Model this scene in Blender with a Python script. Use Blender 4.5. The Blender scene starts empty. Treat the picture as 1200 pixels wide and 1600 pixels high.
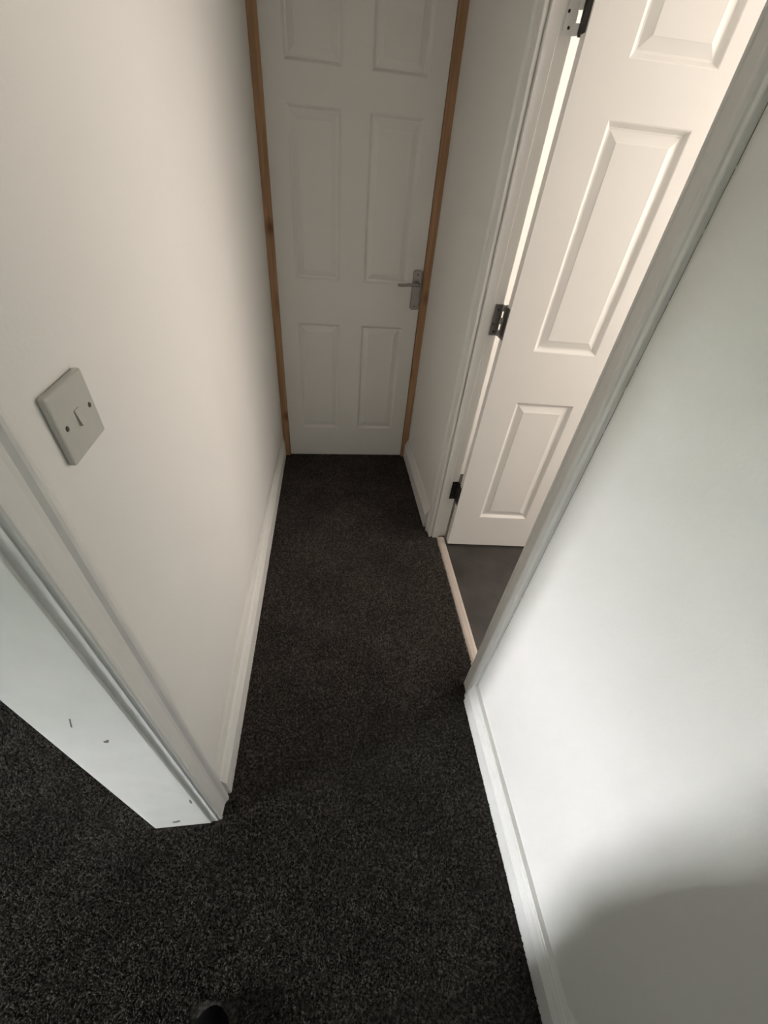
import bpy, bmesh, math, random
import numpy as np
from mathutils import Vector, Matrix

random.seed(7)
rng = np.random.default_rng(7)
scene = bpy.context.scene
C = scene.collection

# ------------------------------------------------------------------ camera
CAM_H = 1.45
R = ((0.9914337, -0.0077784, 0.1303793),
     (-0.1024157, -0.6657975, 0.7390702),
     (0.0810574, -0.7460920, -0.6608907))
cam_data = bpy.data.cameras.new('camera')
cam = bpy.data.objects.new('camera', cam_data)
C.objects.link(cam)
m = Matrix.Identity(4)
for i in range(3):
    m[i][0] = R[i][0]
    m[i][1] = -R[i][1]
    m[i][2] = -R[i][2]
m[2][3] = CAM_H
cam.matrix_world = m
cam_data.sensor_fit = 'VERTICAL'
cam_data.sensor_height = 36.0
cam_data.lens = 641.86 / 1600 * 36.0
cam_data.clip_start = 0.004
scene.camera = cam

# ------------------------------------------------------------------ world and daylight
world = bpy.data.worlds.new('world')
scene.world = world
world.use_nodes = True
bg = world.node_tree.nodes['Background']
bg.inputs['Color'].default_value = (0.955, 0.988, 1.0, 1)      # even overcast sky
bg.inputs['Strength'].default_value = 138.0


def window_light(name, loc, direction, sx, sy, watts, color, spread=180):
    d = bpy.data.lights.new(name, 'AREA')
    d.shape = 'RECTANGLE'
    d.size, d.size_y = sx, sy
    d.energy = watts
    d.color = color
    d.spread = math.radians(spread)
    o = bpy.data.objects.new(name, d)
    o.location = loc
    o.rotation_euler = Vector(direction).to_track_quat('-Z', 'Z').to_euler()
    C.objects.link(o)
    return o


# landing window (left of the camera), small side room window (beyond the open door)
LW = dict(x=-3.10, y0=-0.84, y1=-0.34, z0=0.30, z1=1.22)
RW = dict(x=2.20, y0=-0.14, y1=1.93, z0=0.92, z1=2.06)
portal = window_light('landing_window_portal', (LW['x'] - 0.09, (LW['y0'] + LW['y1']) / 2, (LW['z0'] + LW['z1']) / 2), (1, 0, 0),
                      LW['y1'] - LW['y0'], LW['z1'] - LW['z0'], 1, (1, 1, 1))
portal.data.cycles.is_portal = True
SIDE_PANE = ((1.0, 0.885, 0.785), 7.1)     # frosted pane of the side room window, warm glow added in place of daylight

vs = scene.view_settings
vs.view_transform = 'Standard'
vs.look = 'None'
vs.gamma = 1.0
vs.use_curve_mapping = False
vs.exposure = 0.0

# ------------------------------------------------------------------ materials
MATS = {}


def mat(name, color, rough=0.5, metallic=0.0, bump=0.0, bscale=200.0, var=0.0, vscale=3.0, spec=0.5, detail=4.0, sheen=0.0):
    mt = bpy.data.materials.new(name)
    mt.use_nodes = True
    nt = mt.node_tree
    b = nt.nodes['Principled BSDF']
    b.inputs['Base Color'].default_value = (*color, 1)
    b.inputs['Roughness'].default_value = rough
    b.inputs['Metallic'].default_value = metallic
    b.inputs['Specular IOR Level'].default_value = spec
    if sheen:
        b.inputs['Sheen Weight'].default_value = sheen
    tc = nt.nodes.new('ShaderNodeTexCoord')
    if var:
        n = nt.nodes.new('ShaderNodeTexNoise')
        n.inputs['Scale'].default_value = vscale
        n.inputs['Detail'].default_value = detail
        nt.links.new(tc.outputs['Object'], n.inputs['Vector'])
        r = nt.nodes.new('ShaderNodeMapRange')
        r.inputs['From Min'].default_value = 0.3
        r.inputs['From Max'].default_value = 0.7
        r.inputs['To Min'].default_value = 1 - var
        r.inputs['To Max'].default_value = 1 + var
        nt.links.new(n.outputs['Fac'], r.inputs['Value'])
        mx = nt.nodes.new('ShaderNodeVectorMath')
        mx.operation = 'SCALE'
        mx.inputs[0].default_value = color
        nt.links.new(r.outputs['Result'], mx.inputs['Scale'])
        nt.links.new(mx.outputs['Vector'], b.inputs['Base Color'])
    if bump:
        n = nt.nodes.new('ShaderNodeTexNoise')
        n.inputs['Scale'].default_value = bscale
        n.inputs['Detail'].default_value = 3
        nt.links.new(tc.outputs['Object'], n.inputs['Vector'])
        bp = nt.nodes.new('ShaderNodeBump')
        bp.inputs['Strength'].default_value = bump
        bp.inputs['Distance'].default_value = 0.001
        nt.links.new(n.outputs['Fac'], bp.inputs['Height'])
        nt.links.new(bp.outputs['Normal'], b.inputs['Normal'])
    MATS[name] = mt
    return mt


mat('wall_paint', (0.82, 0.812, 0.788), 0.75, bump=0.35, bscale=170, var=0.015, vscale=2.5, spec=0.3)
mat('low_bounce_grey', (0.42, 0.415, 0.40), 0.75, bump=0.35, bscale=170, var=0.015, vscale=2.5, spec=0.3)  # unseen walls toned grey to weaken bounce light
mat('ceiling_paint', (0.80, 0.80, 0.79), 0.8, bump=0.2, bscale=120)
mat('gloss_white', (0.82, 0.815, 0.79), 0.38, bump=0.12, bscale=60, var=0.015, vscale=9)
mat('door_white', (0.84, 0.828, 0.80), 0.42, bump=0.10, bscale=220, var=0.01, vscale=6)
mat('lining_white', (0.88, 0.868, 0.83), 0.45, bump=0.3, bscale=40, var=0.03, vscale=14)
mat('plastic_plate', (0.53, 0.535, 0.495), 0.30, var=0.02, vscale=30)
mat('chrome', (0.40, 0.385, 0.37), 0.28, metallic=1.0, var=0.05, vscale=60)
mat('brushed_steel', (0.20, 0.19, 0.18), 0.36, metallic=0.9, var=0.15, vscale=90)
mat('dark_steel', (0.05, 0.047, 0.045), 0.45, metallic=0.8, var=0.2, vscale=90)
mat('screw_dark', (0.02, 0.018, 0.016), 0.5, metallic=0.5, var=0.1, vscale=100)
mat('screw_grey', (0.10, 0.095, 0.085), 0.5, metallic=0.4, var=0.1, vscale=100)
mat('scuff', (0.16, 0.16, 0.15), 0.8, var=0.3, vscale=120)
mat('dull_brown', (0.30, 0.24, 0.19), 0.85, var=0.3, vscale=60)
mat('threshold', (0.47, 0.415, 0.37), 0.45, var=0.06, vscale=20, bump=0.1, bscale=80)
mat('vinyl_floor', (0.038, 0.033, 0.030), 0.5, var=0.4, vscale=7, bump=0.1, bscale=150)
mat('shoe_black', (0.0025, 0.0022, 0.003), 0.95, spec=0.08, bump=0.2, bscale=300, var=0.2, vscale=40)
mat('trouser_dark', (0.025, 0.026, 0.032), 0.9, bump=0.3, bscale=400, var=0.15, vscale=20)
mat('jumper_grey', (0.10, 0.10, 0.11), 0.95, bump=0.5, bscale=300, var=0.1, vscale=15)
mat('skin', (0.55, 0.36, 0.27), 0.5, var=0.05, vscale=12)
mat('hair', (0.03, 0.02, 0.015), 0.6, bump=0.5, bscale=200, var=0.3, vscale=60)
mat('phone_black', (0.01, 0.01, 0.012), 0.25, var=0.05, vscale=10)
mat('eye_white', (0.75, 0.74, 0.72), 0.3, var=0.02, vscale=10)
mat('lip', (0.45, 0.20, 0.17), 0.5, var=0.05, vscale=20)


def wood_mat():
    mt = bpy.data.materials.new('bare_pine')
    mt.use_nodes = True
    nt = mt.node_tree
    b = nt.nodes['Principled BSDF']
    b.inputs['Roughness'].default_value = 0.65
    tc = nt.nodes.new('ShaderNodeTexCoord')
    mp = nt.nodes.new('ShaderNodeMapping')
    mp.inputs['Scale'].default_value = (60, 60, 3.5)
    nt.links.new(tc.outputs['Object'], mp.inputs['Vector'])
    n = nt.nodes.new('ShaderNodeTexNoise')
    n.inputs['Scale'].default_value = 1.0
    n.inputs['Detail'].default_value = 5
    n.inputs['Distortion'].default_value = 0.6
    nt.links.new(mp.outputs['Vector'], n.inputs['Vector'])
    cr = nt.nodes.new('ShaderNodeValToRGB')
    e = cr.color_ramp.elements
    e[0].position, e[0].color = 0.30, (0.32, 0.178, 0.090, 1)
    e[1].position, e[1].color = 0.70, (0.54, 0.33, 0.175, 1)
    nt.links.new(n.outputs['Fac'], cr.inputs['Fac'])
    # knots
    mp2 = nt.nodes.new('ShaderNodeMapping')
    mp2.inputs['Scale'].default_value = (9, 9, 5.0)
    nt.links.new(tc.outputs['Object'], mp2.inputs['Vector'])
    v = nt.nodes.new('ShaderNodeTexVoronoi')
    v.inputs['Scale'].default_value = 1.0
    nt.links.new(mp2.outputs['Vector'], v.inputs['Vector'])
    r = nt.nodes.new('ShaderNodeMapRange')
    r.inputs['From Min'].default_value = 0.06
    r.inputs['From Max'].default_value = 0.22
    r.inputs['To Min'].default_value = 0.85
    r.inputs['To Max'].default_value = 0.0
    nt.links.new(v.outputs['Distance'], r.inputs['Value'])
    mx = nt.nodes.new('ShaderNodeMix')
    mx.data_type = 'RGBA'
    nt.links.new(r.outputs['Result'], mx.inputs['Factor'])
    nt.links.new(cr.outputs['Color'], mx.inputs['A'])
    mx.inputs['B'].default_value = (0.17, 0.07, 0.03, 1)
    nt.links.new(mx.outputs['Result'], b.inputs['Base Color'])
    MATS['bare_pine'] = mt


wood_mat()


def carpet_mat(name, k):
    mt = bpy.data.materials.new(name)
    mt.use_nodes = True
    nt = mt.node_tree
    b = nt.nodes['Principled BSDF']
    b.inputs['Roughness'].default_value = 0.85
    b.inputs['Specular IOR Level'].default_value = 0.25
    tc = nt.nodes.new('ShaderNodeTexCoord')
    n = nt.nodes.new('ShaderNodeTexNoise')
    n.inputs['Scale'].default_value = 125.0
    n.inputs['Detail'].default_value = 3
    nt.links.new(tc.outputs['Object'], n.inputs['Vector'])
    cr = nt.nodes.new('ShaderNodeValToRGB')
    e = cr.color_ramp.elements
    e[0].position, e[0].color = 0.42, (0.036, 0.0310, 0.0270, 1)
    e[1].position, e[1].color = 0.76, (0.150, 0.133, 0.118, 1)
    nt.links.new(n.outputs['Fac'], cr.inputs['Fac'])
    n2 = nt.nodes.new('ShaderNodeTexNoise')
    n2.inputs['Scale'].default_value = 5.0
    n2.inputs['Detail'].default_value = 4
    nt.links.new(tc.outputs['Object'], n2.inputs['Vector'])
    r = nt.nodes.new('ShaderNodeMapRange')
    r.inputs['From Min'].default_value = 0.3
    r.inputs['From Max'].default_value = 0.7
    r.inputs['To Min'].default_value = 0.75 * k
    r.inputs['To Max'].default_value = 1.25 * k
    nt.links.new(n2.outputs['Fac'], r.inputs['Value'])
    n3 = nt.nodes.new('ShaderNodeTexNoise')
    n3.inputs['Scale'].default_value = 42.0
    n3.inputs['Detail'].default_value = 2
    nt.links.new(tc.outputs['Object'], n3.inputs['Vector'])
    r3 = nt.nodes.new('ShaderNodeMapRange')
    r3.inputs['From Min'].default_value = 0.3
    r3.inputs['From Max'].default_value = 0.7
    r3.inputs['To Min'].default_value = 0.80
    r3.inputs['To Max'].default_value = 1.20
    nt.links.new(n3.outputs['Fac'], r3.inputs['Value'])
    mm = nt.nodes.new('ShaderNodeMath')
    mm.operation = 'MULTIPLY'
    nt.links.new(r.outputs['Result'], mm.inputs[0])
    nt.links.new(r3.outputs['Result'], mm.inputs[1])
    mx = nt.nodes.new('ShaderNodeVectorMath')
    mx.operation = 'SCALE'
    nt.links.new(cr.outputs['Color'], mx.inputs[0])
    nt.links.new(mm.outputs['Value'], mx.inputs['Scale'])
    nt.links.new(mx.outputs['Vector'], b.inputs['Base Color'])
    MATS[name] = mt


carpet_mat('carpet_pile', 1.0)
carpet_mat('carpet_shaded', 0.6)  # darker copy of the pile, shade between tufts put into the colour

def pane_mat():
    mt = bpy.data.materials.new('glowing_frosted_pane')
    mt.use_nodes = True
    b = mt.node_tree.nodes['Principled BSDF']
    b.inputs['Base Color'].default_value = (0.8, 0.8, 0.8, 1)
    b.inputs['Roughness'].default_value = 0.4
    b.inputs['Emission Color'].default_value = (*SIDE_PANE[0], 1)
    b.inputs['Emission Strength'].default_value = SIDE_PANE[1]
    MATS['glowing_frosted_pane'] = mt


pane_mat()


# ------------------------------------------------------------------ mesh helpers
def link(name, me, material, parent=None):
    o = bpy.data.objects.new(name, me)
    C.objects.link(o)
    if material:
        me.materials.append(MATS[material])
    if parent:
        o.parent = parent
    return o


def obj(name, bm, material, parent=None, smooth=False):
    me = bpy.data.meshes.new(name)
    bmesh.ops.recalc_face_normals(bm, faces=bm.faces)
    bm.to_mesh(me)
    bm.free()
    if smooth:
        for p in me.polygons:
            p.use_smooth = True
    return link(name, me, material, parent)


def add_box(bm, x0, x1, y0, y1, z0, z1, bev=0.0, seg=2):
    t = bmesh.new()
    bmesh.ops.create_cube(t, size=1.0)
    for v in t.verts:
        v.co = Vector((x0 + (v.co.x + .5) * (x1 - x0), y0 + (v.co.y + .5) * (y1 - y0), z0 + (v.co.z + .5) * (z1 - z0)))
    if bev:
        bmesh.ops.bevel(t, geom=t.edges[:], offset=bev, segments=seg, profile=0.5, affect='EDGES')
    me = bpy.data.meshes.new('tmp')
    t.to_mesh(me)
    t.free()
    bm.from_mesh(me)
    bpy.data.meshes.remove(me)
    return bm


def box(*a, **k):
    return add_box(bmesh.new(), *a, **k)


def sweep(profile, a, b, du, dv, bm=None):
    """closed 2D profile (u,v) carried from point a to point b; (du,dv) may be a pair of axes per end"""
    bm = bm or bmesh.new()
    a, b = Vector(a), Vector(b)
    du, dv = Vector(du), Vector(dv)
    ra = [bm.verts.new(a + du * u + dv * v) for u, v in profile]
    rb = [bm.verts.new(b + du * u + dv * v) for u, v in profile]
    n = len(profile)
    for i in range(n):
        j = (i + 1) % n
        bm.faces.new((ra[i], ra[j], rb[j], rb[i]))
    bm.faces.new(ra)
    bm.faces.new(rb[::-1])
    return bm


def add_tube(bm, pts, rad, n=10, flat=1.0):
    pts = [Vector(p) for p in pts]
    rads = rad if isinstance(rad, (list, tuple)) else [rad] * len(pts)
    rings = []
    for i, p in enumerate(pts):
        d = (pts[min(i + 1, len(pts) - 1)] - pts[max(i - 1, 0)]).normalized()
        up = Vector((0, 0, 1)) if abs(d.z) < 0.9 else Vector((1, 0, 0))
        s = d.cross(up).normalized()
        t = s.cross(d).normalized()
        rings.append([bm.verts.new(p + (s * math.cos(k * 2 * math.pi / n) + t * flat * math.sin(k * 2 * math.pi / n)) * rads[i]) for k in range(n)])
    for i in range(len(rings) - 1):
        for k in range(n):
            q = (k + 1) % n
            bm.faces.new((rings[i][k], rings[i][q], rings[i + 1][q], rings[i + 1][k]))
    bm.faces.new(rings[0][::-1])
    bm.faces.new(rings[-1])
    return bm


def empty(name, loc=(0, 0, 0), rot=(0, 0, 0)):
    o = bpy.data.objects.new(name, None)
    o.empty_display_size = 0.05
    o.location = loc
    o.rotation_euler = rot
    C.objects.link(o)
    return o


def tag(o, label, cat=None, kind=None, group=None):
    o['label'] = label
    if cat:
        o['category'] = cat
    if kind:
        o['kind'] = kind
    if group:
        o['group'] = group
    return o


# ------------------------------------------------------------------ room shell
CEIL = 2.40
YF = 2.147            # face of the timber frame at the end of the passage
Y_END = 0.32          # free end of the left wall
Y_BACK = -1.70
XR = 0.493            # right wall near the camera
OP0, OP1 = 0.664, 1.435   # side door opening between lining faces


def xl(y, z):
    """hall face of the left wall: runs true, then closes in on the end frame"""
    t = max(0.0, (y - 0.75) / (YF - 0.75))
    return -0.318 + (0.047 + 0.010 * min(z, 2.0) / 1.8) * t ** 1.25


def xr_far(y):
    return 0.505 - 0.023 * (y - 1.44) / (YF - 1.44)


# carpeted floor and the hard floor of the side room
bm = box(-3.10, 0.542, Y_BACK, 2.30, -0.06, 0.0)
tag(obj('floor', bm, 'carpet_shaded'), 'dark charcoal carpeted floor of the passage and landing', kind='structure')
bm = box(0.542, 2.20, -0.20, 1.97, -0.06, -0.004)
tag(obj('floor', bm, 'vinyl_floor'), 'dark brown-grey hard floor beyond the open side door', kind='structure')
bm = box(-3.25, 2.40, Y_BACK - 0.1, 2.40, CEIL, CEIL + 0.08)
tag(obj('ceiling', bm, 'ceiling_paint'), 'white ceiling over the passage', kind='structure')

# left wall with its slightly wandering face
bm = bmesh.new()
ys = [Y_END + 0.004 + (YF + 0.10 - Y_END - 0.004) * i / 24 for i in range(25)]
zs = [CEIL * i / 12 for i in range(13)]
g = [[bm.verts.new((xl(min(y, YF), z), y, z)) for z in zs] for y in ys]
h = [[bm.verts.new((-0.470, y, z)) for z in zs] for y in ys]
for i in range(24):
    for j in range(12):
        bm.faces.new((g[i][j], g[i + 1][j], g[i + 1][j + 1], g[i][j + 1]))
        bm.faces.new((h[i][j], h[i][j + 1], h[i + 1][j + 1], h[i + 1][j]))
for i in range(24):
    bm.faces.new((g[i][0], h[i][0], h[i + 1][0], g[i + 1][0]))
    bm.faces.new((g[i][12], g[i + 1][12], h[i + 1][12], h[i][12]))
for j in range(12):
    bm.faces.new((g[0][j], g[0][j + 1], h[0][j + 1], h[0][j]))
    bm.faces.new((g[24][j], h[24][j], h[24][j + 1], g[24][j + 1]))
wall_left = tag(obj('wall_left', bm, 'wall_paint', smooth=True), 'white painted wall along the left of the passage', kind='structure')
wall_left.data.polygons.foreach_set('use_smooth', [abs(p.normal.x) > 0.9 for p in wall_left.data.polygons])

# right wall: near run, far run, and the piece over the door opening
bm = box(XR, 0.572, Y_BACK, OP0 - 0.03, 0, CEIL)
tag(obj('wall_right', bm, 'wall_paint'), 'white painted wall on the right, nearest the camera', kind='structure')
bm = bmesh.new()
f0, f1 = OP1 + 0.03, YF + 0.12
co = [(xr_far(f0), f0), (xr_far(f1), f1), (0.572, f1), (0.572, f0)]
lo = [bm.verts.new((x, y, 0)) for x, y in co]
hi = [bm.verts.new((x, y, CEIL)) for x, y in co]
for i in range(4):
    j = (i + 1) % 4
    bm.faces.new((lo[i], lo[j], hi[j], hi[i]))
bm.faces.new(lo)
bm.faces.new(hi)
tag(obj('wall_right_far', bm, 'wall_paint'), 'short white wall between the side doorway and the end door', kind='structure')
bm = box(XR + 0.004, 0.572, OP0 - 0.03, OP1 + 0.03, 2.03, CEIL)
tag(obj('wall_over_door', bm, 'wall_paint'), 'white wall above the side doorway', kind='structure')
bm = box(-0.47, 0.572, YF + 0.015, YF + 0.12, 2.03, CEIL)
tag(obj('wall_end', bm, 'wall_paint'), 'white wall above the end door', kind='structure')
bm = box(-0.55, 0.70, YF + 0.125, YF + 0.16, 0, CEIL)
tag(obj('wall_behind_end_door', bm, 'wall_paint'), 'wall behind the end door', kind='structure')

# unseen dark ground added outside to cut window light from below the horizon
mat('dark_ground', (0.07, 0.085, 0.05), 0.9, var=0.3, vscale=0.5)
bm = box(-60, 60, -60, 60, -3.2, -3.0)
tag(obj('ground', bm, 'dark_ground'), 'unseen dark ground added outside to block light from below the horizon', kind='structure')

# landing to the left of the camera
bm = bmesh.new()
W = LW
add_box(bm, -3.20, -3.10, Y_BACK, W['y0'], 0, CEIL)
add_box(bm, -3.20, -3.10, W['y1'], 2.30, 0, CEIL)
add_box(bm, -3.20, -3.10, W['y0'], W['y1'], 0, W['z0'])
add_box(bm, -3.20, -3.10, W['y0'], W['y1'], W['z1'], CEIL)
tag(obj('wall_landing', bm, 'low_bounce_grey'), 'grey wall of the landing with the window', kind='structure')
bm = box(-3.20, 0.572, Y_BACK - 0.1, Y_BACK, 0, CEIL)
tag(obj('wall_back', bm, 'wall_paint'), 'white wall behind the camera', kind='structure')
bm = box(-3.20, -0.47, 2.20, 2.30, 0, CEIL)
tag(obj('wall_landing_end', bm, 'low_bounce_grey'), 'grey wall at the end of the landing', kind='structure')

# side room
bm = box(0.572, 2.30, 1.97, 2.07, -0.06, CEIL)
tag(obj('wall_side_room_end', bm, 'wall_paint'), 'bright white wall seen through the hinge gap', kind='structure')
bm = box(0.572, 2.30, -0.30, -0.20, -0.06, CEIL)
tag(obj('wall_side_room_near', bm, 'low_bounce_grey'), 'near grey wall of the side room', kind='structure')  # grey chosen to cut bounce onto the open door
bm = bmesh.new()
W = RW
add_box(bm, 2.20, 2.30, -0.20, W['y0'], -0.06, CEIL)
add_box(bm, 2.20, 2.30, W['y1'], 1.97, -0.06, CEIL)
add_box(bm, 2.20, 2.30, W['y0'], W['y1'], -0.06, W['z0'])
add_box(bm, 2.20, 2.30, W['y0'], W['y1'], W['z1'], CEIL)
tag(obj('wall_side_room_window', bm, 'wall_paint'), 'outer white wall of the side room with its window', kind='structure')


def window(name, W, xf, s, label):
    """frame bars set in the wall opening, s = +1 when outdoors is towards +x"""
    root = empty(name, (xf, (W['y0'] + W['y1']) / 2, W['z0']))
    tag(root, label, kind='structure')
    hw = (W['y1'] - W['y0']) / 2
    hh = W['z1'] - W['z0']
    a, b = sorted((0.0, s * 0.05))
    for n, bb in (('frame', (a, b, -hw, -hw + 0.045, 0, hh)), ('frame', (a, b, hw - 0.045, hw, 0, hh)),
                  ('frame', (a, b, -hw + 0.045, hw - 0.045, 0, 0.045)), ('frame', (a, b, -hw + 0.045, hw - 0.045, hh - 0.045, hh))):
        obj(n, box(*bb, bev=0.004), 'gloss_white', root)
    sl = sorted((0.0, -s * 0.06))
    obj('window_sill', box(sl[0], sl[1], -hw - 0.04, hw + 0.04, -0.03, 0.0, bev=0.005), 'gloss_white', root)
    return root


window('window_1', LW, -3.10, -1, 'white framed window lighting the landing')
w2 = window('window_2', RW, 2.20, 1, 'white framed window lighting the side room')
hw_, hh_ = (RW['y1'] - RW['y0']) / 2, RW['z1'] - RW['z0']
obj('pane', box(0.02, 0.026, -hw_ + 0.045, hw_ - 0.045, 0.045, hh_ - 0.045), 'glowing_frosted_pane', w2)

# ------------------------------------------------------------------ skirting boards
SK = [(0, 0), (0.0, 0.076), (0.0015, 0.078), (0.0015, 0.081), (-0.001, 0.0835), (0.001, 0.089), (0.005, 0.097), (0.008, 0.107), (0.0115, 0.112),
      (0.0115, 0.117), (0.014, 0.120)]


def skirting(name, fa, fb, wa, wb, label, h=0.12, ends=()):
    """fa, fb: floor points of the front face; wa, wb: the wall behind it (x)"""
    bm = bmesh.new()
    k = h / 0.12
    rings = []
    N = 10
    for i in range(N + 1):
        t = i / N
        x = fa[0] + (fb[0] - fa[0]) * t
        y = fa[1] + (fb[1] - fa[1]) * t
        w = wa(y) if callable(wa) else wa + (wb - wa) * t
        s = 1 if w > x else -1
        d = abs(w - x)
        ring = [bm.verts.new((x + s * min(u, d * 0.75 if d > 0.004 else d * .5), y, v * k)) for u, v in SK]
        ring.append(bm.verts.new((w + s * 0.004, y, h)))
        ring.append(bm.verts.new((w + s * 0.004, y, 0)))
        rings.append(ring)
    n = len(rings[0])
    for a, b in zip(rings, rings[1:]):
        for q in range(n):
            r2 = (q + 1) % n
            bm.faces.new((a[q], a[r2], b[r2], b[q]))
    bm.faces.new(rings[0])
    bm.faces.new(rings[-1][::-1])
    return tag(obj(name, bm, 'gloss_white'), label, kind='structure')


skirting('baseboard_left', (-0.293, 0.387), (-0.262, YF - 0.002), lambda y: xl(y, 0.1), None,
         'white moulded skirting along the left wall', h=0.130)
skirting('baseboard_right', (0.467, 0.605), (0.467, -1.69), XR, XR, 'white moulded skirting along the right wall')
skirting('baseboard_right_far', (0.479, 1.503), (0.463, YF - 0.002), xr_far(1.503), xr_far(YF), 'short white skirting between side doorway and end door')

# ------------------------------------------------------------------ side doorway: lining, stops, architraves, threshold
bm = bmesh.new()
add_box(bm, 0.497, 0.580, OP1, OP1 + 0.032, 0, 2.03)
tag(obj('trim_1', bm, 'gloss_white'), 'white door lining on the hinge side of the side doorway', kind='structure')
bm = box(0.510, 0.543, OP1 - 0.012, OP1 + 0.001, 0.0, 2.0, bev=0.002)
tag(obj('trim_2', bm, 'gloss_white'), 'white door stop on the hinge side lining', kind='structure')
bm = bmesh.new()
add_box(bm, 0.486, 0.577, OP0 - 0.032, OP0, 0, 2.03)
tag(obj('trim_3', bm, 'gloss_white'), 'white door lining on the latch side of the side doorway', kind='structure')
bm = box(0.510, 0.543, OP0 - 0.001, OP0 + 0.012, 0, 2.0, bev=0.002)
tag(obj('trim_4', bm, 'gloss_white'), 'white door stop on the latch side lining', kind='structure')
bm = bmesh.new()
add_box(bm, 0.497, 0.577, OP0, OP1, 1.998, 2.03)
tag(obj('trim_5', bm, 'gloss_white'), 'white head lining of the side doorway', kind='structure')

# architrave profile: (distance from the inner edge, thickness off the wall)
ARCH = [(0, 0), (0, 0.0075), (0.002, 0.0095), (0.007, 0.0095), (0.0095, 0.0075), (0.012, 0.0085), (0.032, 0.0100), (0.039, 0.0120), (0.044, 0.0172),
        (0.048, 0.0192), (0.0525, 0.0190), (0.057, 0.0165), (0.060, 0.0135), (0.0655, 0.0125), (0.067, 0.011), (0.067, 0)]


def architrave(name, x, y, sx, sy, label, z0=0.0, z1=2.05, material='gloss_white'):
    bm = sweep(ARCH, (x, y, z0), (x, y, z1), (0, sy, 0), (sx, 0, 0))
    return tag(obj(name, bm, material), label, kind='structure')


architrave('trim_6', XR + 0.0005, OP0 + 0.008, -1, -1, 'white moulded architrave on the near side of the side doorway')
architrave('trim_7', 0.5045, OP1 - 0.004, -1, 1, 'white moulded architrave beside the hinges of the side doorway')
bm = sweep(ARCH, (0.4995, OP0 - 0.06, 1.992), (0.4995, OP1 + 0.06, 1.992), (0, 0, 1), (-1, 0, 0))
tag(obj('trim_8', bm, 'gloss_white'), 'white architrave across the head of the side doorway', kind='structure')

# dark broken line along the outer edge of the near architrave
bm = bmesh.new()
zc = 0.30
while zc < 1.9:
    ln = random.uniform(0.02, 0.09)
    w = random.uniform(0.0003, 0.0010)
    add_box(bm, XR - 0.0005, XR + 0.001, 0.605 - w, 0.6055, zc, zc + ln)
    zc += ln + random.uniform(-0.004, 0.01)
cl = obj('edge_line', bm, 'dull_brown')
cl.parent = bpy.data.objects['trim_6']

# threshold strip
prof = [(0, 0), (0.004, 0.0045), (0.012, 0.007), (0.030, 0.007), (0.039, 0.004), (0.043, -0.006), (0, -0.006)]
bm = sweep(prof, (0.531, OP0 + 0.001, 0), (0.531, OP1 - 0.013, 0), (1, 0, 0), (0, 0, 1))
tag(obj('threshold_strip', bm, 'threshold'), 'cream threshold strip across the side doorway between carpet and hard floor', 'threshold strip')

# ------------------------------------------------------------------ left wall end: lining board and architrave
bm = box(-0.4846, -0.334, Y_END, Y_END + 0.030, 0, 2.05, bev=0.0025)
lin = tag(obj('trim_9', bm, 'lining_white'), 'white painted board capping the free end of the left wall', kind='structure')


def blot(name, pts, y, parent, material='scuff'):
    bm = bmesh.new()
    vs_ = [bm.verts.new((x, y, z)) for x, z in pts]
    vb = [bm.verts.new((x, y + 0.001, z)) for x, z in pts]
    bm.faces.new(vs_)
    bm.faces.new(vb[::-1])
    for i in range(len(pts)):
        j = (i + 1) % len(pts)
        bm.faces.new((vs_[i], vs_[j], vb[j], vb[i]))
    return obj(name, bm, material, parent)


YS = Y_END - 0.0003
blot('scuff', [(-0.4040, 0.615), (-0.3985, 0.613), (-0.3935, 0.622), (-0.3950, 0.627), (-0.4000, 0.622), (-0.4035, 0.621)], YS, lin)
blot('scuff', [(-0.4270, 0.042), (-0.4170, 0.041), (-0.4060, 0.050), (-0.4080, 0.061), (-0.4170, 0.055), (-0.4260, 0.053)], YS, lin)
blot('scuff', [(-0.3475, 0.205), (-0.3445, 0.200), (-0.3415, 0.220), (-0.3430, 0.236), (-0.3455, 0.226)], YS, lin)
blot('scuff', [(-0.4300, 0.690), (-0.4282, 0.688), (-0.4190, 0.720), (-0.4202, 0.722)], YS, lin)
architrave('trim_10', -0.3175, Y_END + 0.006, 1, 1, 'white moulded architrave at the free end of the left wall')
# mirrored architrave on the landing side
bm = sweep(ARCH, (-0.4705, Y_END + 0.030, 0), (-0.4705, Y_END + 0.030, 2.05), (0, 1, 0), (-1, 0, 0))
tag(obj('trim_11', bm, 'gloss_white'), 'white architrave on the landing side of the left wall', kind='structure')

# ------------------------------------------------------------------ bare timber frame of the end door
def post(name, x0, x1, label, lean=0.0):
    bm = bmesh.new()
    add_box(bm, x0, x1, YF, YF + 0.11, 0, 2.03, bev=0.0015)
    for v in bm.verts:
        v.co.x += lean * v.co.z
    return tag(obj(name, bm, 'bare_pine'), label, kind='structure')


post('trim_12', -0.300, -0.2365, 'bare pine door post on the left of the end door', 0.006)
post('trim_13', 0.4465, 0.510, 'bare pine door post on the right of the end door')
tag(obj('trim_14', box(-0.23, 0.447, YF, YF + 0.11, 1.995, 2.03), 'bare_pine'), 'bare pine head of the end door frame', kind='structure')

# ------------------------------------------------------------------ six panel doors
PANEL_Z = ((0.183, 0.768), (0.958, 1.540), (1.645, 1.870))
RINGS = ((0, 0), (0.003, 0.0012), (0.0115, 0.0110), (0.0165, 0.0115), (0.0375, 0.0040), (0.0400, 0.0028))


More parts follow.
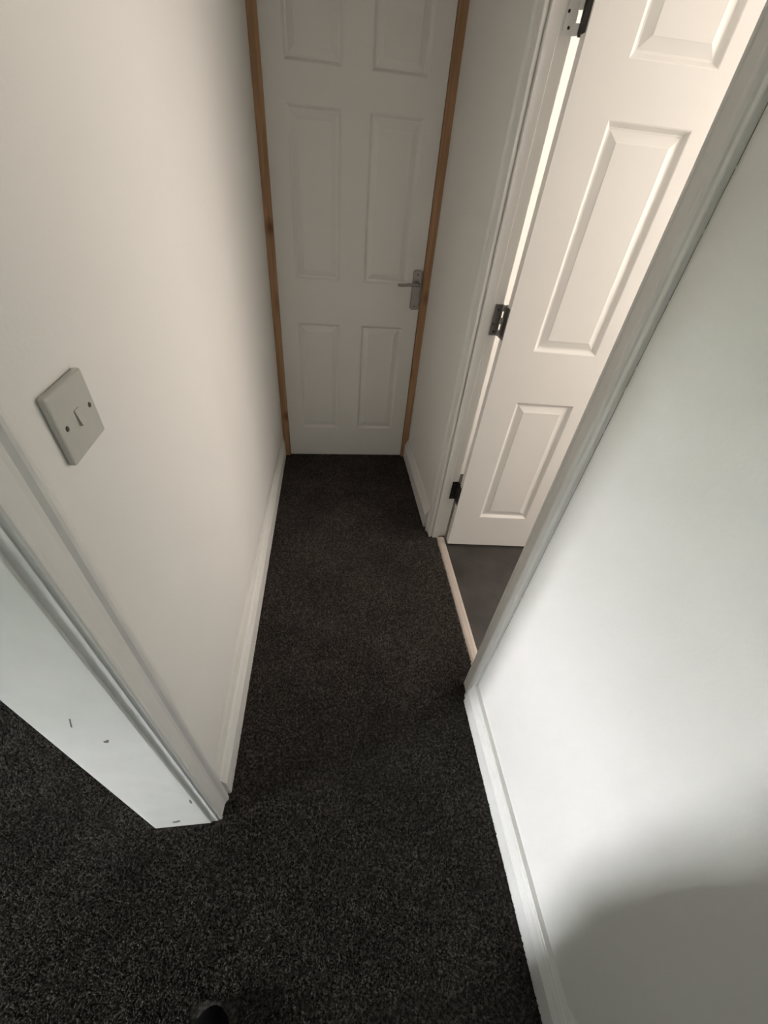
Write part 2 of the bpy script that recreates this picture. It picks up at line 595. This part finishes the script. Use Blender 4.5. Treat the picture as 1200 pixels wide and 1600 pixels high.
def make_door(name, w, px, label, h=1.981, t=0.035):
    """hinge or left edge at x=0, front face y=0 facing -y, back face y=t"""
    root = empty(name)
    tag(root, label, kind='structure')
    xs_ = [0.0]
    for a, b in px:
        xs_ += [a, b]
    xs_.append(w)
    zs_ = [0.0]
    for a, b in PANEL_Z:
        zs_ += [a, b]
    zs_.append(h)
    bm = bmesh.new()
    grids = []
    for y in (0.0, t):
        gg = [[bm.verts.new((x, y, z)) for z in zs_] for x in xs_]
        grids.append(gg)
        for i in range(len(xs_) - 1):
            for j in range(len(zs_) - 1):
                if i % 2 == 1 and j % 2 == 1:
                    continue
                q = (gg[i][j], gg[i + 1][j], gg[i + 1][j + 1], gg[i][j + 1])
                bm.faces.new(q if y == 0 else q[::-1])
    A, B = grids
    nx, nz = len(xs_), len(zs_)
    for i in range(nx - 1):
        bm.faces.new((A[i][0], B[i][0], B[i + 1][0], A[i + 1][0]))
        bm.faces.new((A[i][nz - 1], A[i + 1][nz - 1], B[i + 1][nz - 1], B[i][nz - 1]))
    for j in range(nz - 1):
        bm.faces.new((A[0][j], A[0][j + 1], B[0][j + 1], B[0][j]))
        bm.faces.new((A[nx - 1][j], B[nx - 1][j], B[nx - 1][j + 1], A[nx - 1][j + 1]))
    obj('leaf', bm, 'door_white', root)
    for a, b in px:
        for c, d in PANEL_Z:
            bm = bmesh.new()
            for y, s in ((0.0, 1), (t, -1)):
                prev = None
                for ins, dep in RINGS:
                    yy = y + s * dep
                    ring = [bm.verts.new(p) for p in ((a + ins, yy, c + ins), (b - ins, yy, c + ins), (b - ins, yy, d - ins), (a + ins, yy, d - ins))]
                    if prev:
                        for k in range(4):
                            q = (k + 1) % 4
                            f = (prev[k], prev[q], ring[q], ring[k])
                            bm.faces.new(f if s > 0 else f[::-1])
                    prev = ring
                bm.faces.new(prev if s > 0 else prev[::-1])
            me = bpy.data.meshes.new('panel')
            bm.to_mesh(me)
            bm.free()
            link('panel', me, 'door_white', root)
    return root


# end door, closed
D1X = -0.233
door1 = make_door('door_1', 0.677, ((0.082, 0.290), (0.395, 0.605)), 'closed white six panel door at the end of the passage')
door1.location = (D1X, YF + 0.010, 0.008)
bm = box(D1X, 0.4465, YF + 0.012, YF + 0.05, 0.0, 0.006)
tag(obj('trim_15', bm, 'dull_brown'), 'thin pale sill under the end door', kind='structure')

# lever handle on a long back plate
hx, hz = 0.418 - D1X, 0.952 - 0.008
bm = bmesh.new()
pts = []
pw, ph, rr = 0.021, 0.086, 0.012
for cx, cz, a0 in ((pw - rr, ph - rr, 0), (-pw + rr, ph - rr, 90), (-pw + rr, -ph + rr, 180), (pw - rr, -ph + rr, 270)):
    for k in range(5):
        a = math.radians(a0 + k * 22.5)
        pts.append((cx + rr * math.cos(a), cz + rr * math.sin(a)))
r0 = [bm.verts.new((x, 0, z)) for x, z in pts]
r1 = [bm.verts.new((x, -0.006, z)) for x, z in pts]
r2 = [bm.verts.new((x * 0.88, -0.009, z * 0.965)) for x, z in pts]
for a, b in ((r0, r1), (r1, r2)):
    for k in range(len(pts)):
        q = (k + 1) % len(pts)
        bm.faces.new((a[k], a[q], b[q], b[k]))
bm.faces.new(r2)
bm.faces.new(r0[::-1])
handle = obj('handle', bm, 'chrome', door1)
handle['label'] = 'chrome lever handle on a long back plate'
handle.location = (hx, 0, hz)
bm = add_tube(bmesh.new(), [(0.002, -0.008, 0.030), (0.002, -0.020, 0.030), (0.002, -0.028, 0.030)], [0.0125, 0.0105, 0.0095], 14)
add_tube(bm, [(0.002, -0.026, 0.030), (0.002, -0.040, 0.030)], [0.009, 0.008], 12)
add_tube(bm, [(0.010, -0.040, 0.030), (-0.010, -0.043, 0.031), (-0.045, -0.044, 0.031), (-0.072, -0.042, 0.027), (-0.088, -0.037, 0.026), (-0.093, -0.033, 0.026)],
         [0.0075, 0.0085, 0.008, 0.0078, 0.008, 0.005], 12, flat=0.8)
obj('lever', bm, 'chrome', handle, smooth=True)
for z in (0.068, -0.070):
    obj('screw', add_tube(bmesh.new(), [(0, -0.008, z), (0, -0.0102, z)], [0.0042, 0.0034], 10), 'screw_grey', handle)

# side door, open into the side room
door2 = make_door('door_2', 0.762, ((0.117, 0.342), (0.424, 0.647)), 'open white six panel side door hung on three steel hinges')
door2.location = (0.5775, 1.372, 0.010)
door2.rotation_euler = (0, math.radians(0.35), math.radians(-4.0))
d2m = Matrix.LocRotScale(door2.location, door2.rotation_euler, None)
d2i = d2m.inverted()


def hinge(zc, lbl, material, screwmat, leafmat=None):
    """jamb leaf on the lining, five knuckle barrel, door leaf on the door edge; built in world axes, then carried into the door"""
    L = 0.100
    z0 = zc - L / 2
    jx = 0.580
    yb = OP1 - 0.0015
    de = 0.5775 + (zc - 0.01) * math.tan(math.radians(0.35))     # door edge at this height
    bx_, by_ = de + 0.0045, 1.4190          # barrel axis
    bm = box(0.5535, jx + 0.0022, yb - 0.0008, yb + 0.0012, z0, z0 + L, bev=0.0005, seg=1)
    for k in (0, 2, 4):                    # straps from the jamb leaf to its knuckles
        a, b = z0 + L * k / 5, z0 + L * (k + 1) / 5
        sweep([(0, a), (0, b), (0.0022, b), (0.0022, a)], (jx - 0.002, yb - 0.001, 0), (bx_ - 0.002, by_ + 0.004, 0), (0, -1, 0), (0, 0, 1), bm)
    root = obj('hinge', bm, leafmat or material)
    root['label'] = lbl
    bm = bmesh.new()
    for k in range(5):
        a, b = z0 + L * k / 5 + 0.0006, z0 + L * (k + 1) / 5 - 0.0006
        add_tube(bm, [(bx_, by_, a), (bx_, by_, b)], 0.0062, 14)
    add_tube(bm, [(bx_, by_, z0 - 0.002), (bx_, by_, z0 + L + 0.002)], 0.0045, 12)
    barrel = obj('barrel', bm, material)
    bm = box(de - 0.0004, de + 0.003, 1.3795, 1.410, z0, z0 + L)
    for k in (1, 3):
        a, b = z0 + L * k / 5 + 0.002, z0 + L * (k + 1) / 5 - 0.002
        add_box(bm, de + 0.0006, de + 0.005, 1.408, 1.416, a, b)
    leaf = obj('door_plate', bm, material)
    kids = [barrel, leaf]
    for (sx, sz) in ((0.566, 0.083), (0.559, 0.037), (0.567, 0.012)):
        kids.append(obj('screw', add_tube(bmesh.new(), [(sx, yb, z0 + sz), (sx, yb - 0.0022, z0 + sz)], [0.0036, 0.0028], 10), screwmat))
    for k in kids:
        k.parent = root
    root.parent = door2
    root.matrix_parent_inverse = d2i
    return root


hinge(1.043, 'worn steel butt hinge halfway up the door', 'brushed_steel', 'screw_dark')
hinge(0.298, 'dark butt hinge near the floor', 'dark_steel', 'screw_grey')
hinge(1.735, 'partly painted butt hinge at the top of the frame', 'dark_steel', 'screw_dark', 'gloss_white')

# ------------------------------------------------------------------ light switch on the left wall
sw = empty('light_switch', (-0.318, 0.4945, 1.171))
tag(sw, 'square off-white light switch plate on the left wall', 'light switch')
bm = box(0, 0.010, -0.0445, 0.0445, -0.0445, 0.0445, bev=0.0035, seg=3)
obj('plate', bm, 'plastic_plate', sw, smooth=False)
bm = sweep([(-0.010, -0.0005), (-0.010, 0.0012), (0.010, 0.0042), (0.010, -0.0005)], (0.010, -0.0055, 0.0), (0.010, 0.0055, 0.0), (0, 0, -1), (1, 0, 0))
obj('rocker', bm, 'plastic_plate', sw)
for y in (-0.0305, 0.0305):
    s_ = obj('screw', add_tube(bmesh.new(), [(0.0098, y, 0.0), (0.0108, y, 0.0)], [0.0036, 0.0030], 12), 'screw_grey', sw)

# ------------------------------------------------------------------ carpet pile
def carpet():
    pitch = 0.0048
    regs = [(-0.30, 0.535, 0.3155, 2.16), (-1.75, 0.475, -0.45, 0.315), (-1.75, -0.487, 0.315, 1.1)]
    P = []
    for x0, x1, y0, y1 in regs:
        gx, gy = np.meshgrid(np.arange(x0, x1, pitch), np.arange(y0, y1, pitch))
        P.append(np.stack([gx.ravel(), gy.ravel()], 1))
    P = np.concatenate(P)
    P += rng.uniform(-0.45, 0.45, P.shape) * pitch
    keep = ~((P[:, 0] > 0.47) & ((P[:, 1] < OP0) | (P[:, 1] > OP1 - 0.02)))
    P = P[keep]
    for fx, y0, y1 in ((-0.262, -0.30, -0.012), (-0.020, -0.36, -0.07)):
        P = P[~((abs(P[:, 0] - fx) < 0.052) & (P[:, 1] > y0) & (P[:, 1] < y1))]
    n = len(P)
    # slow waves in height make clumps
    clump = np.sin(P[:, 0] * 310 + 2 * np.sin(P[:, 1] * 190)) * np.sin(P[:, 1] * 270 + 2 * np.sin(P[:, 0] * 230))
    hgt = 0.0052 + 0.0016 * clump + rng.uniform(-0.0012, 0.0022, n)
    rad = rng.uniform(0.0019, 0.0034, n)
    th = rng.uniform(0, 2 * np.pi, n)
    lean = rng.uniform(0, 0.0036, n)
    la = rng.uniform(0, 2 * np.pi, n)
    V = np.zeros((n, 6, 3))
    for k in range(3):
        a = th + k * 2 * np.pi / 3
        V[:, k, 0] = P[:, 0] + rad * np.cos(a)
        V[:, k, 1] = P[:, 1] + rad * np.sin(a)
        V[:, k + 3, 0] = P[:, 0] + 0.62 * rad * np.cos(a + .3) + lean * np.cos(la)
        V[:, k + 3, 1] = P[:, 1] + 0.62 * rad * np.sin(a + .3) + lean * np.sin(la)
        V[:, k + 3, 2] = hgt * (1, 0.86, 0.75)[k]
    base = np.arange(n)[:, None, None] * 6
    F = np.array([[0, 1, 4], [0, 4, 3], [1, 2, 5], [1, 5, 4], [2, 0, 3], [2, 3, 5], [3, 4, 5]])[None] + base
    F = F.reshape(-1, 3)
    me = bpy.data.meshes.new('carpet_pile')
    me.vertices.add(n * 6)
    me.vertices.foreach_set('co', V.ravel())
    me.loops.add(F.size)
    me.loops.foreach_set('vertex_index', F.ravel().astype(np.int32))
    me.polygons.add(len(F))
    me.polygons.foreach_set('loop_start', np.arange(0, F.size, 3, dtype=np.int32))
    me.update(calc_edges=True)
    o = link('carpet_pile', me, 'carpet_pile')
    return tag(o, 'dark charcoal twist pile carpet with pale flecks', 'carpet', kind='stuff')


carpet()


# ------------------------------------------------------------------ the photographer, standing behind the camera
XC = Vector((R[0][0], R[1][0], R[2][0]))
UC = -Vector((R[0][1], R[1][1], R[2][1]))
FC = Vector((R[0][2], R[1][2], R[2][2]))
LENS = Vector((0, 0, CAM_H))


def ph_(u, v, w):
    return LENS + XC * u + UC * v + FC * w


def ball(bm, c, r, n=16):
    r = r if isinstance(r, tuple) else (r, r, r)
    bmesh.ops.create_uvsphere(bm, u_segments=n, v_segments=n // 2 + 2, radius=1.0,
                              matrix=Matrix.Translation(c) @ Matrix.Diagonal((*r, 1)))


def limb(bm, pts, rads, n=14):
    add_tube(bm, pts, list(rads), n)
    for p, r in zip(pts, rads):
        ball(bm, Vector(p), r * 0.995, 12)


def build_person():
    root = empty('person', (-0.13, -0.17, 0))
    tag(root, 'person behind the phone in a grey jumper, dark trousers and black shoes, one toe showing', 'person')
    off = Vector((0.13, 0.17, 0))
    bm = bmesh.new()
    ball(bm, Vector((-0.13, -0.170, 0.94)), (0.165, 0.128, 0.130), 20)
    ball(bm, Vector((-0.13, -0.165, 1.06)), (0.145, 0.122, 0.150), 20)
    ball(bm, Vector((-0.125, -0.190, 1.23)), (0.165, 0.110, 0.170), 20)
    limb(bm, [(-0.295, -0.20, 1.325), (-0.20, -0.205, 1.365), (-0.05, -0.205, 1.365), (0.045, -0.20, 1.325)], [0.058, 0.055, 0.055, 0.058])
    limb(bm, [(-0.125, -0.205, 1.37), (-0.115, -0.190, 1.47)], [0.056, 0.050])
    # head, tipped down to the screen
    ball(bm, Vector((-0.110, -0.195, 1.575)), (0.074, 0.092, 0.100), 20)
    ball(bm, Vector((-0.105, -0.150, 1.520)), (0.052, 0.055, 0.062), 16)
    limb(bm, [(-0.104, -0.102, 1.560), (-0.102, -0.092, 1.530)], [0.008, 0.013], 8)
    for s in (-1, 1):
        ball(bm, Vector((-0.110 + s * 0.074, -0.200, 1.555)), (0.010, 0.020, 0.032), 10)
    # legs
    limb(bm, [(-0.215, -0.165, 0.90), (-0.225, -0.145, 0.72), (-0.240, -0.135, 0.50), (-0.258, -0.165, 0.30), (-0.266, -0.195, 0.09)], [0.098, 0.092, 0.080, 0.074, 0.066])
    limb(bm, [(-0.045, -0.170, 0.90), (-0.040, -0.155, 0.72), (-0.035, -0.150, 0.50), (-0.030, -0.190, 0.30), (-0.025, -0.240, 0.09)], [0.098, 0.092, 0.080, 0.074, 0.066])
    # arms and hands on the phone
    wrists = []
    for s, sh, el, u0 in ((1, (0.045, -0.20, 1.325), (0.100, -0.230, 1.090), 0.040), (-1, (-0.295, -0.20, 1.325), (-0.345, -0.215, 1.085), -0.068)):
        palm = ph_(u0 + s * 0.010, -0.100, -0.026)
        wr = ph_(u0 + s * 0.030, -0.165, -0.046)
        wrists.append(wr)
        limb(bm, [sh, Vector(sh).lerp(Vector(el), .5), el], [0.056, 0.050, 0.044])
        limb(bm, [el, Vector(el).lerp(wr, .4), wr], [0.043, 0.042, 0.029])
        limb(bm, [wr, palm], [0.026, 0.020], 10)
        for k, (v, ln) in enumerate(((-0.066, 0.030), (-0.086, 0.034), (-0.106, 0.031), (-0.125, 0.024))):
            a = ph_(u0 + s * 0.006, -0.094 + (v + 0.094) * 0.7, -0.022)
            b = ph_(u0 + s * 0.006, v, -0.004)
            c = ph_(u0 - s * 0.008, v, 0.0065)
            d = ph_(u0 - s * ln, v + 0.003, 0.0070)
            limb(bm, [a, b, c, d], [0.0100, 0.0088, 0.0082, 0.0070], 8)
        limb(bm, [ph_(u0 + s * 0.012, -0.110, -0.032), ph_(u0, -0.080, -0.030), ph_(u0 - s * 0.022, -0.064, -0.0215)], [0.013, 0.0105, 0.0085], 8)
    for v in bm.verts:
        v.co += off
    me = bpy.data.meshes.new('body_cage')
    bm.to_mesh(me)
    bm.free()
    tmp = bpy.data.objects.new('body_cage', me)
    C.objects.link(tmp)
    rm = tmp.modifiers.new('r', 'REMESH')
    rm.mode = 'VOXEL'
    rm.voxel_size = 0.0045
    sm = tmp.modifiers.new('s', 'SMOOTH')
    sm.iterations = 3
    dg = bpy.context.evaluated_depsgraph_get()
    body = bpy.data.meshes.new_from_object(tmp.evaluated_get(dg))
    bpy.data.objects.remove(tmp)
    body.name = 'body'
    for k in ('jumper_grey', 'trouser_dark', 'skin'):
        body.materials.append(MATS[k])
    n = len(body.polygons)
    cen = np.zeros(n * 3)
    body.polygons.foreach_get('center', cen)
    cen = cen.reshape(-1, 3) - np.array(off)
    idx = np.zeros(n, dtype=np.int32)
    idx[cen[:, 2] < 0.93] = 1
    idx[cen[:, 2] > 1.435] = 2
    q = cen - np.array(LENS)
    pu, pv, pw_ = q @ np.array(XC), q @ np.array(UC), q @ np.array(FC)
    idx[(pu > -0.13) & (pu < 0.11) & (pv > -0.165) & (pv < 0.04) & (abs(pw_) < 0.062)] = 2
    body.polygons.foreach_set('material_index', idx)
    body.polygons.foreach_set('use_smooth', np.ones(n, dtype=bool))
    ob = bpy.data.objects.new('body', body)
    C.objects.link(ob)
    ob.parent = root
    # hair cap
    bm = bmesh.new()
    ball(bm, Vector((-0.110, -0.205, 1.585)) + off, (0.082, 0.094, 0.104), 48)
    bmesh.ops.delete(bm, geom=[v for v in bm.verts if v.co.z - off.z < 1.545 + 1.1 * max(0, v.co.y - off.y + 0.20)], context='VERTS')
    obj('hair', bm, 'hair', root, smooth=True)
    for s in (-1, 1):
        bm = bmesh.new()
        ball(bm, Vector((-0.106 + s * 0.030, -0.112, 1.562)) + off, (0.012, 0.008, 0.008), 12)
        obj('eye', bm, 'eye_white', root, smooth=True)
    bm = bmesh.new()
    ball(bm, Vector((-0.103, -0.098, 1.498)) + off, (0.022, 0.008, 0.007), 12)
    obj('mouth', bm, 'lip', root, smooth=True)
    # shoes: sole, rounded toe, ankle
    for fx, ty, rot in ((-0.262, -0.016, 0.03), (-0.020, -0.075, -0.06)):
        bm = bmesh.new()
        secs = [(-0.275, 0.028, 0.070), (-0.262, 0.036, 0.085), (-0.225, 0.038, 0.098), (-0.180, 0.037, 0.092), (-0.130, 0.041, 0.070),
                (-0.085, 0.047, 0.056), (-0.045, 0.045, 0.048), (-0.020, 0.035, 0.040), (-0.006, 0.020, 0.030), (0.0, 0.006, 0.020)]
        rings = []
        for y, w, hh in secs:
            r_ = []
            for k in range(16):
                a = 2 * math.pi * k / 16
                c_, s_2 = math.cos(a), math.sin(a)
                r_.append(bm.verts.new((w * math.copysign(abs(c_) ** 0.75, c_), y, 0.004 + hh * (0.5 + 0.5 * math.copysign(abs(s_2) ** 0.7, s_2)))))
            rings.append(r_)
        for a, b in zip(rings, rings[1:]):
            for k in range(16):
                q = (k + 1) % 16
                bm.faces.new((a[k], a[q], b[q], b[k]))
        bm.faces.new(rings[0])
        bm.faces.new(rings[-1][::-1])
        sh = obj('shoe', bm, 'shoe_black', root, smooth=True)
        sh.location = Vector((fx, ty, 0)) + off
        sh.rotation_euler = (0, 0, rot)
    return root


build_person()

# the phone the photograph is taken with: the camera looks out of its lens
phone = empty('mobile_phone')
phone.matrix_world = Matrix(((XC.x, UC.x, -FC.x, 0), (XC.y, UC.y, -FC.y, 0), (XC.z, UC.z, -FC.z, CAM_H), (0, 0, 0, 1)))
tag(phone, 'black mobile phone held in both hands by the person', 'phone')
obj('case', box(-0.052, 0.022, -0.130, 0.020, 0.005, 0.0125, bev=0.003, seg=2), 'phone_black', phone)
obj('screen', box(-0.049, 0.019, -0.126, 0.016, 0.0124, 0.0130), 'phone_black', phone)
obj('lens_ring', add_tube(bmesh.new(), [(0, 0, 0.0055), (0, 0, 0.002)], [0.008, 0.007], 16), 'dark_steel', phone)
